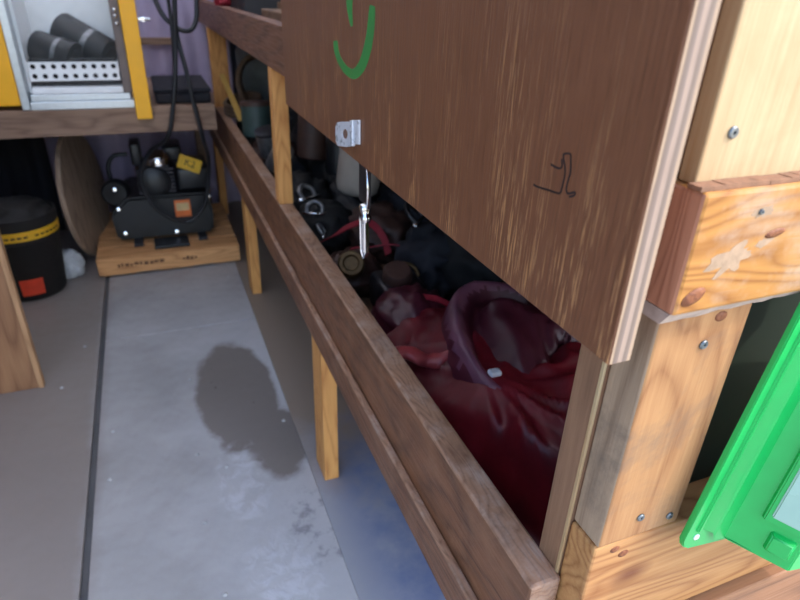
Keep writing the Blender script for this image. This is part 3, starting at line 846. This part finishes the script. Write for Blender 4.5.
finish('red_patch', bm, M_redlab, bk)
bm = bmesh.new(); crumple(bm, (-.565, 2.62, .33), (.125, .125, .06), 5, .3)
tag(finish('cloth_bundle', bm, M_blackmat, smooth=True), 'black cloth bundle stuffed in top of the bucket', 'cloth')

dn = Vector((.98, -.19, .08)).normalized()
dc = Vector((-.335, 2.95, .292))
dk = thing('reel_disc', 'round dark wooden reel disc standing on edge beside the bucket', 'disc', (-.335, 2.95, 0))
bm = bmesh.new(); lathe(bm, [(0, .010), (.268, .010), (.268, -.010), (0, -.010)], 64, place(dc, dn))
finish('disc_face', bm, M_disc, dk, smooth=.5)
bm = bmesh.new(); lathe(bm, [(.2685, .0105), (.282, .0105), (.284, .008), (.284, -.008), (.282, -.0105), (.2685, -.0105)], 64, place(dc, dn))
finish('disc_rim', bm, M_discrim, dk, smooth=.5)
bm = bmesh.new(); crumple(bm, (-.425, 2.72, .045), (.048, .045, .07), 9, .45, 2.2, sub=4, flat=.001)
tag(finish('rag', bm, M_rag, smooth=True), 'crumpled pale grey rag on floor below the wooden disc', 'rag')
bt = thing('spray_bottle', 'tiny blue bottle with yellow cap beside the pallet', 'bottle', (-.352, 3.30, 0))
bm = bmesh.new(); lathe(bm, [(0, 0), (.018, 0), (.019, .01), (.019, .125), (.010, .140), (.010, .145), (0, .145)], 18, place((-.352, 3.30, 0)))
finish('bottle_body', bm, plain('pale_blue_plastic', (150, 186, 226), .35), bt, smooth=.7)
bm = bmesh.new(); lathe(bm, [(0, .1455), (.014, .1455), (.014, .168), (.011, .173), (0, .173)], 16, place((-.352, 3.30, 0)))
finish('cap', bm, M_yelltag, bt, smooth=.7)
pd = thing('divider_panel', 'tan plywood divider panel standing on floor at left edge', 'panel', (-.8, 1.86, 0))
box('panel_board', -1.15, -.462, 1.850, 1.868, .0005, .80, M_panel, pd, .001)
box('panel_edging', -.4618, -.446, 1.846, 1.872, .0005, .80, wood('pale_edging', (182, 142, 104), (140, 102, 70), 'Z'), pd, .002)

# ------------------------------------------------------------------ bin contents
BZ = .4485
def soft(name, c, r, mat, label, cat, seed, amp=.3, freq=1.6, stretch=(1, 1, 1), sub=4, rz=0., group=None, flat=BZ, sharp=1.0):
    bm = bmesh.new(); crumple(bm, c, r, seed, amp, freq, stretch, sub, rz, flat, sharp)
    return tag(finish(name, bm, mat, smooth=True), label, cat, group)

# large red vinyl tarp spread in the near end of the bin, folds gathering at a buckle
def sm(a, b, x):
    t = max(0, min(1, (x - a) / (b - a))); return t * t * (3 - 2 * t)
PX, PY = .452, .695
def tarp_h(x, y):
    dx, dy = x - PX, y - PY; r = math.hypot(dx, dy); a = math.atan2(dy, dx)
    h = .500 + .085 * sm(.33, .48, x) * (1 - .5 * sm(.6, .95, x)) * sm(.34, .55, y) * (1 - .35 * sm(.75, 1.0, y))
    w = noise.noise(Vector((x * 7, y * 7, .3)))
    f = 1 - abs(noise.noise(Vector((math.cos(a) * 2.0 + w, math.sin(a) * 2.0, r * 2.0)))) * 2.2
    g = 1 - abs(noise.noise(Vector((math.cos(a) * 5 + w * 2, math.sin(a) * 5, r * 4.0 + 4)))) * 2.2
    h += (.028 * f + .008 * g) * sm(.01, .16, r) + .003 * noise.noise(Vector((x * 30, y * 30, 2)))
    h += .02 * math.exp(-(r / .06) ** 2)
    xl = .328 + .11 * (1 - sm(.44, .80, y))
    e = min(sm(xl, xl + .05, x), sm(.375, .47, y), 1 - sm(.97, 1.02, y), 1 - sm(.93, .965, x))
    return BZ + .003 + (h - BZ) * e
bm = bmesh.new(); nx, ny = 110, 120; g = []
for j in range(ny + 1):
    g.append([bm.verts.new((.33 + (.965 - .33) * i / nx, .38 + (1.02 - .38) * j / ny, tarp_h(.33 + (.965 - .33) * i / nx, .38 + (1.02 - .38) * j / ny))) for i in range(nx + 1)])
for j in range(ny):
    for i in range(nx): bm.faces.new((g[j][i], g[j][i + 1], g[j + 1][i + 1], g[j + 1][i]))
r_ = bmesh.ops.extrude_face_region(bm, geom=bm.faces[:])
for v in [q for q in r_['geom'] if isinstance(q, bmesh.types.BMVert)]: v.co.z = BZ
tag(finish('vinyl_tarp', bm, M_red, smooth=True), 'dark red glossy vinyl tarp spread in near end of bin', 'tarp')

# red bag with a rolled hood behind it
HP = spline([(.66, .915, .630), (.60, .930, .645), (.545, .925, .655), (.500, .900, .655), (.474, .862, .646), (.455, .805, .632), (.447, .745, .618), (.452, .690, .604), (.470, .640, .590), (.50, .60, .575)], 8)
def bag_h(x, y):
    best = 9; pz = .6; side_ = 1
    for a, b in zip(HP, HP[1:]):
        ab = (b - a).to_2d(); ap = Vector((x - a.x, y - a.y)); t = max(0, min(1, ap.dot(ab) / ab.dot(ab)))
        d = (ap - ab * t).length
        if d < best: best = d; pz = a.z + (b.z - a.z) * t; side_ = 1 if ab.x * ap.y - ab.y * ap.x > 0 else -1
    w = noise.noise(Vector((x * 11, y * 11, 4.4)))
    if side_ < 0: return BZ + (pz - .018 - BZ) * max(0, 1 - (best / .05) ** 2) + .018 * math.exp(-(best / .016) ** 2), best
    z = pz - .018 + .020 * math.exp(-(best / .017) ** 2) - .022 * math.exp(-((best - .042) / .02) ** 2) + .020 * sm(.05, .10, best) - .10 * sm(.16, .5, best)
    z += .012 * (1 - 2 * abs(noise.noise(Vector((best * 16 + w * .8, x * 4 + y * 2.5, 7))))) * sm(.02, .07, best)
    z += .004 * noise.noise(Vector((x * 34, y * 34, 1)))
    return z, best
bm = bmesh.new(); nx, ny = 90, 70; g = []; dist_ = {}
for j_ in range(ny + 1):
    row = []
    for i_ in range(nx + 1):
        x, y = .385 + .565 * i_ / nx, .58 + .41 * j_ / ny
        z, d_ = bag_h(x, y); e = min(sm(.58, .63, y), 1 - sm(.965, .99, y), 1 - sm(.90, .95, x))
        row.append(bm.verts.new((x, y, BZ + .002 + max(0, z - BZ) * e))); dist_[(i_, j_)] = d_
    g.append(row)
for j_ in range(ny):
    for i_ in range(nx):
        f_ = bm.faces.new((g[j_][i_], g[j_][i_ + 1], g[j_ + 1][i_ + 1], g[j_ + 1][i_])); f_.material_index = 1 if dist_[(i_, j_)] < .017 + .006 * noise.noise(Vector((i_ * .3, j_ * .3, 0))) else 0
r_ = bmesh.ops.extrude_face_region(bm, geom=bm.faces[:])
for v in [q for q in r_['geom'] if isinstance(q, bmesh.types.BMVert)]: v.co.z = BZ
tag(finish('dry_bag', bm, [M_plum, plain('sheen_plum_vinyl', (104, 62, 78), .36, var=.3, scale=16)], smooth=True), 'plum red bulging bag with pale rolled hood behind red tarp', 'bag')  # second slot: sky sheen along the hood ridge, painted paler
bm = bmesh.new(); bbox(bm, .446, .466, .668, .684, .618, .627, .003)
tag(finish('buckle', bm, M_steel), 'small shiny metal buckle on the red tarp folds', 'buckle')
bm = bmesh.new(); P1 = [(.338 + .105 * u, .835 - .03 * u, .588 + .010 * math.sin(u * 7)) for u in [k / 14 for k in range(15)]]
L_ = []
for k, p in enumerate(P1):
    w_ = .022 + .006 * math.sin(k * 1.3); L_.append([bm.verts.new((p[0] + .01 * a, p[1] + w_ * a, p[2] + .012 * b - .010 * abs(a))) for a, b in ((-1, 0), (-.4, .6), (.3, .3), (1, 0), (.6, -1), (-.6, -1))])
for A, B in zip(L_, L_[1:]):
    for k in range(6): bm.faces.new((A[k], A[(k + 1) % 6], B[(k + 1) % 6], B[k]))
bm.faces.new(L_[0]); bm.faces.new(L_[-1])
tag(finish('vinyl_flap', bm, M_redpale, smooth=True), 'faded pale red vinyl end tucked behind the rail', 'vinyl')
soft('vinyl_bag', (.47, 1.03, .515), (.085, .10, .075), M_plum, 'dark maroon bag slumped beside the plum hooded bag', 'bag', 15, .4, 1.9)
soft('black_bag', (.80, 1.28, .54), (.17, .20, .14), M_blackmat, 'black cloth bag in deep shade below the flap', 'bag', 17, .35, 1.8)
soft('navy_bag', (.63, 1.30, .52), (.085, .10, .10), M_navy, 'navy cloth bag behind grey hook and dark pump', 'bag', 19, .4, 2.0)

def disc_part(name, loc, d, prof, mat, label, cat, n=26):
    bm = bmesh.new(); lathe(bm, prof, n, place(loc, d)); return tag(finish(name, bm, mat, smooth=.6), label, cat)
# brass coupling facing the camera
bc = thing('hose_coupling', 'round brass hose coupling lying against rail in the bin', 'coupling', (.40, 1.29, BZ))
bm = bmesh.new(); lathe(bm, [(.017, .006), (.021, .012), (.029, .012), (.033, .006), (.034, -.03), (.024, -.04), (.017, -.04)], 28, place((.402, 1.275, .565), (-.25, -.8, .6)))
finish('collar', bm, M_brass, bc, smooth=.6)
bm = bmesh.new(); lathe(bm, [(0, .004), (.012, .004), (.0165, 0), (.0165, -.03), (0, -.03)], 22, place((.402, 1.275, .565), (-.25, -.8, .6)))
finish('core', bm, M_gunmetal, bc, smooth=.6)
soft('canvas_roll', (.43, 1.36, .495), (.075, .075, .06), M_brownpl, 'dark brown canvas roll under the brass coupling', 'canvas', 22, .4, 2.0)
# dark pump body with brass spout
dp = thing('hand_pump', 'dark oily hand pump with thin brass spout in the bin', 'pump', (.50, 1.22, BZ))
bm = bmesh.new(); bbox(bm, .445, .555, 1.15, 1.27, .452, .545, .016, 3); finish('pump_body', bm, M_gunmetal, dp, smooth=.7)
bm = bmesh.new(); lathe(bm, [(0, .03), (.03, .03), (.036, .02), (.036, 0), (.03, -.01)], 22, place((.49, 1.19, .552), (-.1, -.4, 1))); finish('pump_cap', bm, M_brownpl, dp, smooth=.6)
bm = bmesh.new(); tube(bm, spline([(.475, 1.235, .56), (.49, 1.225, .575), (.515, 1.215, .578), (.54, 1.205, .568), (.548, 1.19, .548)], 6), .0045, 8); finish('spout', bm, M_brass, dp, smooth=True)
# red webbing
def strap(pts, w, th, mat, label, n=10, tw=0.0):
    P = spline(pts, n); bm = bmesh.new(); L = []
    for i, p in enumerate(P):
        d = (P[min(i + 1, len(P) - 1)] - P[max(i - 1, 0)]).normalized(); u = d.cross(Vector((0, 0, 1))).normalized()
        u = Matrix.Rotation(tw * i / len(P), 3, d) @ u; q = d.cross(u)
        L.append([bm.verts.new(p + u * a * w + q * b * th) for a, b in ((1, 1), (-1, 1), (-1, -1), (1, -1))])
    for A, B in zip(L, L[1:]):
        for k in range(4): bm.faces.new((A[k], A[(k + 1) % 4], B[(k + 1) % 4], B[k]))
    bm.faces.new(L[0]); bm.faces.new(L[-1])
    return tag(finish('webbing_strap', bm, mat, smooth=.6), label, 'strap')
strap([(.40, 1.58, .50), (.43, 1.52, .545), (.47, 1.50, .575), (.52, 1.49, .585), (.545, 1.44, .560), (.55, 1.40, .52)], .010, .0015, M_redstrap, 'bright red webbing strap arched behind the hanging hasp', tw=.9)
strap([(.41, 1.42, .52), (.44, 1.40, .55), (.49, 1.385, .555), (.545, 1.345, .57), (.58, 1.33, .55)], .008, .0015, M_redstrap, 'crimson strap lying above the dark hand pump', tw=-.7)
strap([(.37, 1.12, .49), (.39, 1.06, .53), (.44, 1.03, .585), (.50, 1.00, .59), (.54, .97, .57)], .007, .0015, M_redstrap, 'dark red strap curving over the slumped maroon bag', tw=.5)
# grey hooks, clamps
def clamp(loc, rz, s, label, mat=M_greymetal):
    t = thing('metal_clamp', label, 'clamp', loc, 'clamps along the rail')
    R = Matrix.Translation(Vector(loc)) @ Matrix.Rotation(rz, 4, 'Z') @ Matrix.Rotation(.5, 4, 'X')
    bm = bmesh.new(); tube(bm, [R @ Vector(p) for p in spline([(-.03 * s, 0, 0), (-.03 * s, .03 * s, .01), (0, .05 * s, .014), (.03 * s, .03 * s, .01), (.03 * s, 0, 0)], 5)], .008 * s, 8)
    finish('jaw', bm, mat, t, smooth=True)
    bm = bmesh.new(); tube(bm, [R @ Vector((-.05 * s, 0, 0)), R @ Vector((.05 * s, 0, 0))], .006 * s, 8); finish('screw_bar', bm, M_chrome, t, smooth=True)
clamp((.405, 1.70, .60), .5, .8, 'grey metal clamp nearest the light post against rail')
clamp((.395, 1.60, .585), -.3, .7, 'grey clamp between the light post and red strap')
clamp((.385, 1.46, .575), 1.2, .55, 'small bright clamp next to rail above brass coupling')
clamp((.62, 1.36, .625), .9, 1.0, 'dull grey metal hook on top of navy bag', M_gunmetal)
# fillers along the bin
specs = [((.44, 1.66, .515), (.085, .11, .075), M_blackmat, 'black oily rag pile under the grey clamps'),
         ((.58, 1.56, .52), (.09, .11, .08), M_brownpl, 'brown leather glove pile behind the red strap'),
         ((.78, 1.65, .54), (.15, .18, .12), M_navy, 'dark blue sack deep in the bin by the back'),
         ((.43, 1.88, .53), (.09, .10, .085), M_blackmat, 'black bag bundle just past the light post'),
         ((.60, 1.86, .52), (.09, .12, .08), M_darkbox, 'charcoal cloth bundle under the beige jug'),
         ((.42, 2.12, .53), (.085, .12, .09), M_navy, 'navy rag heap behind the light post'),
         ((.62, 2.15, .53), (.10, .14, .09), M_blackmat, 'black cover bundle under the brown tube'),
         ((.82, 2.2, .56), (.14, .24, .14), M_blackmat, 'big black sack against the bin back wall'),
         ((.44, 2.42, .53), (.09, .12, .09), M_brownpl, 'brown leather bundle under the teal canister'),
         ((.66, 2.55, .54), (.12, .18, .11), M_darkbox, 'dark grey bundle beyond the brown tube'),
         ((.44, 2.78, .53), (.10, .16, .10), M_blackmat, 'black bundle under the brown hose coil'),
         ((.70, 2.98, .56), (.20, .22, .13), M_darkbox, 'large dark bundle at far corner of the bin')]
for i, (c, r, m, l) in enumerate(specs): soft('cloth_bundle', c, r, m, l, 'bundle', 30 + i, .4, 2.0)
# jug
jg = thing('plastic_jug', 'beige grey plastic jug standing behind the flap edge', 'jug', (.565, 1.74, .57))
bm = bmesh.new(); lathe(bm, [(0, 0), (.045, 0), (.062, .012), (.068, .035), (.068, .15), (.05, .19), (.022, .205), (.022, .225), (0, .225)], 28, place((.560, 1.715, .592), (.15, .1, 1)))
finish('jug_body', bm, M_beigejug, jg, smooth=.7)
bm = bmesh.new(); tube(bm, spline([(.64, 1.70, .64), (.665, 1.69, .68), (.66, 1.70, .75), (.63, 1.71, .775)], 6), .011, 8); finish('jug_handle', bm, M_beigejug, jg, smooth=True)
# brown tubes
def canister(base, d, r, h, m1, m2, label, name='canister'):
    t = thing(name, label, 'canister', base)
    bm = bmesh.new(); lathe(bm, [(0, 0), (r * .9, 0), (r, r * .12), (r, h * .86), (r * .96, h * .88)], 26, place(base, d)); finish('canister_body', bm, m1, t, smooth=.6)
    bm = bmesh.new(); lathe(bm, [(r * .6, h * .87), (r * 1.02, h * .87), (r * 1.02, h * .98), (r * .9, h), (0, h)], 26, place(base, d)); finish('lid', bm, m2, t, smooth=.6)
canister((.525, 2.12, .61), (.1, .05, 1), .060, .33, M_brownpl, M_brownpl, 'tall brown tube beside the black tube in bin')
canister((.570, 1.93, .60), (.05, .1, 1), .048, .30, M_black, M_black, 'tall black tube between brown tube and beige jug')
canister((.395, 2.50, .61), (.0, .1, 1), .062, .14, M_teal, M_brownpl, 'dull teal canister with brown lid near the far rail end')
canister((.40, 2.24, .60), (-.2, -.2, 1), .045, .10, M_greymetal, M_gunmetal, 'small grey metal canister in front of teal canister')
canister((.375, 2.07, .60), (.3, -.5, .8), .036, .09, M_greymetal, M_greymetal, 'tipped grey tin leaning on rail left of light post')
bm = bmesh.new()
for k in range(4):
    R_ = .125 - .006 * k
    tube(bm, [(.50 + R_ * math.cos(a) * .9, 2.93 + R_ * math.sin(a) * .35 + .02 * k, .755 + R_ * math.sin(a)) for a in [2 * PI * q / 40 for q in range(40)]], .011, 8, closed=True)
tag(finish('hose_coil', bm, M_rope, smooth=True), 'brown coiled hose standing at far end of the bin', 'hose')
bm = bmesh.new()
for k in range(3):
    tube(bm, [(.39 + .075 * math.cos(a), 2.86 + .14 * math.sin(a), .66 + .018 * k + .02 * math.cos(a)) for a in [2 * PI * q / 36 for q in range(36)]], .010, 8, closed=True)
tag(finish('rope_coil', bm, M_rope, smooth=True), 'flat brown rope coil next to the yellow strip', 'rope')
bm = bmesh.new(); prism(bm, [(.315, 2.98, .78), (.338, 2.98, .78), (.352, 2.58, .66), (.328, 2.58, .66)], (0, .01, .012))
tag(finish('measuring_stick', bm, plain('tan_yellow_wood', (176, 138, 66), .55)), 'tan yellow measuring stick leaning over far rail corner', 'stick')
soft('grey_sack', (.60, 3.25, .80), (.16, .14, .22), plain('grey_sackcloth', (104, 108, 106), .8), 'grey sack hanging in far corner under the shelf', 'sack', 52, .25, flat=BZ)

# upper shelf contents
for (x0, x1, y0, y1, z1, l) in ((.36, .42, 1.25, 2.05, 1.10, 'long brown timber offcut lying on the upper shelf edge'), (.44, .53, 1.3, 2.2, 1.115, 'wide brown timber offcut lying further back on upper shelf')):
    tag(box('timber_offcut', x0, x1, y0, y1, 1.0635, z1, M_ply_dim, None, .003), l, 'timber', 'timber offcuts on upper shelf')
bx = thing('tool_case', 'charcoal tool case on the upper shelf beyond timber offcuts', 'case', (.45, 2.4, 1.0635))
box('case_body', .34, .62, 2.25, 2.66, 1.0635, 1.14, M_darkbox, bx, .008); box('case_lid', .338, .622, 2.248, 2.662, 1.141, 1.19, M_darkbox, bx, .008)
box('case_latch', .331, .3375, 2.40, 2.45, 1.12, 1.16, M_gunmetal, bx, .001)
soft('red_glove', (.315, 2.60, 1.10), (.03, .05, .022), M_redstrap, 'bright red glove on the upper shelf edge at top', 'glove', 60, .4, flat=1.088)
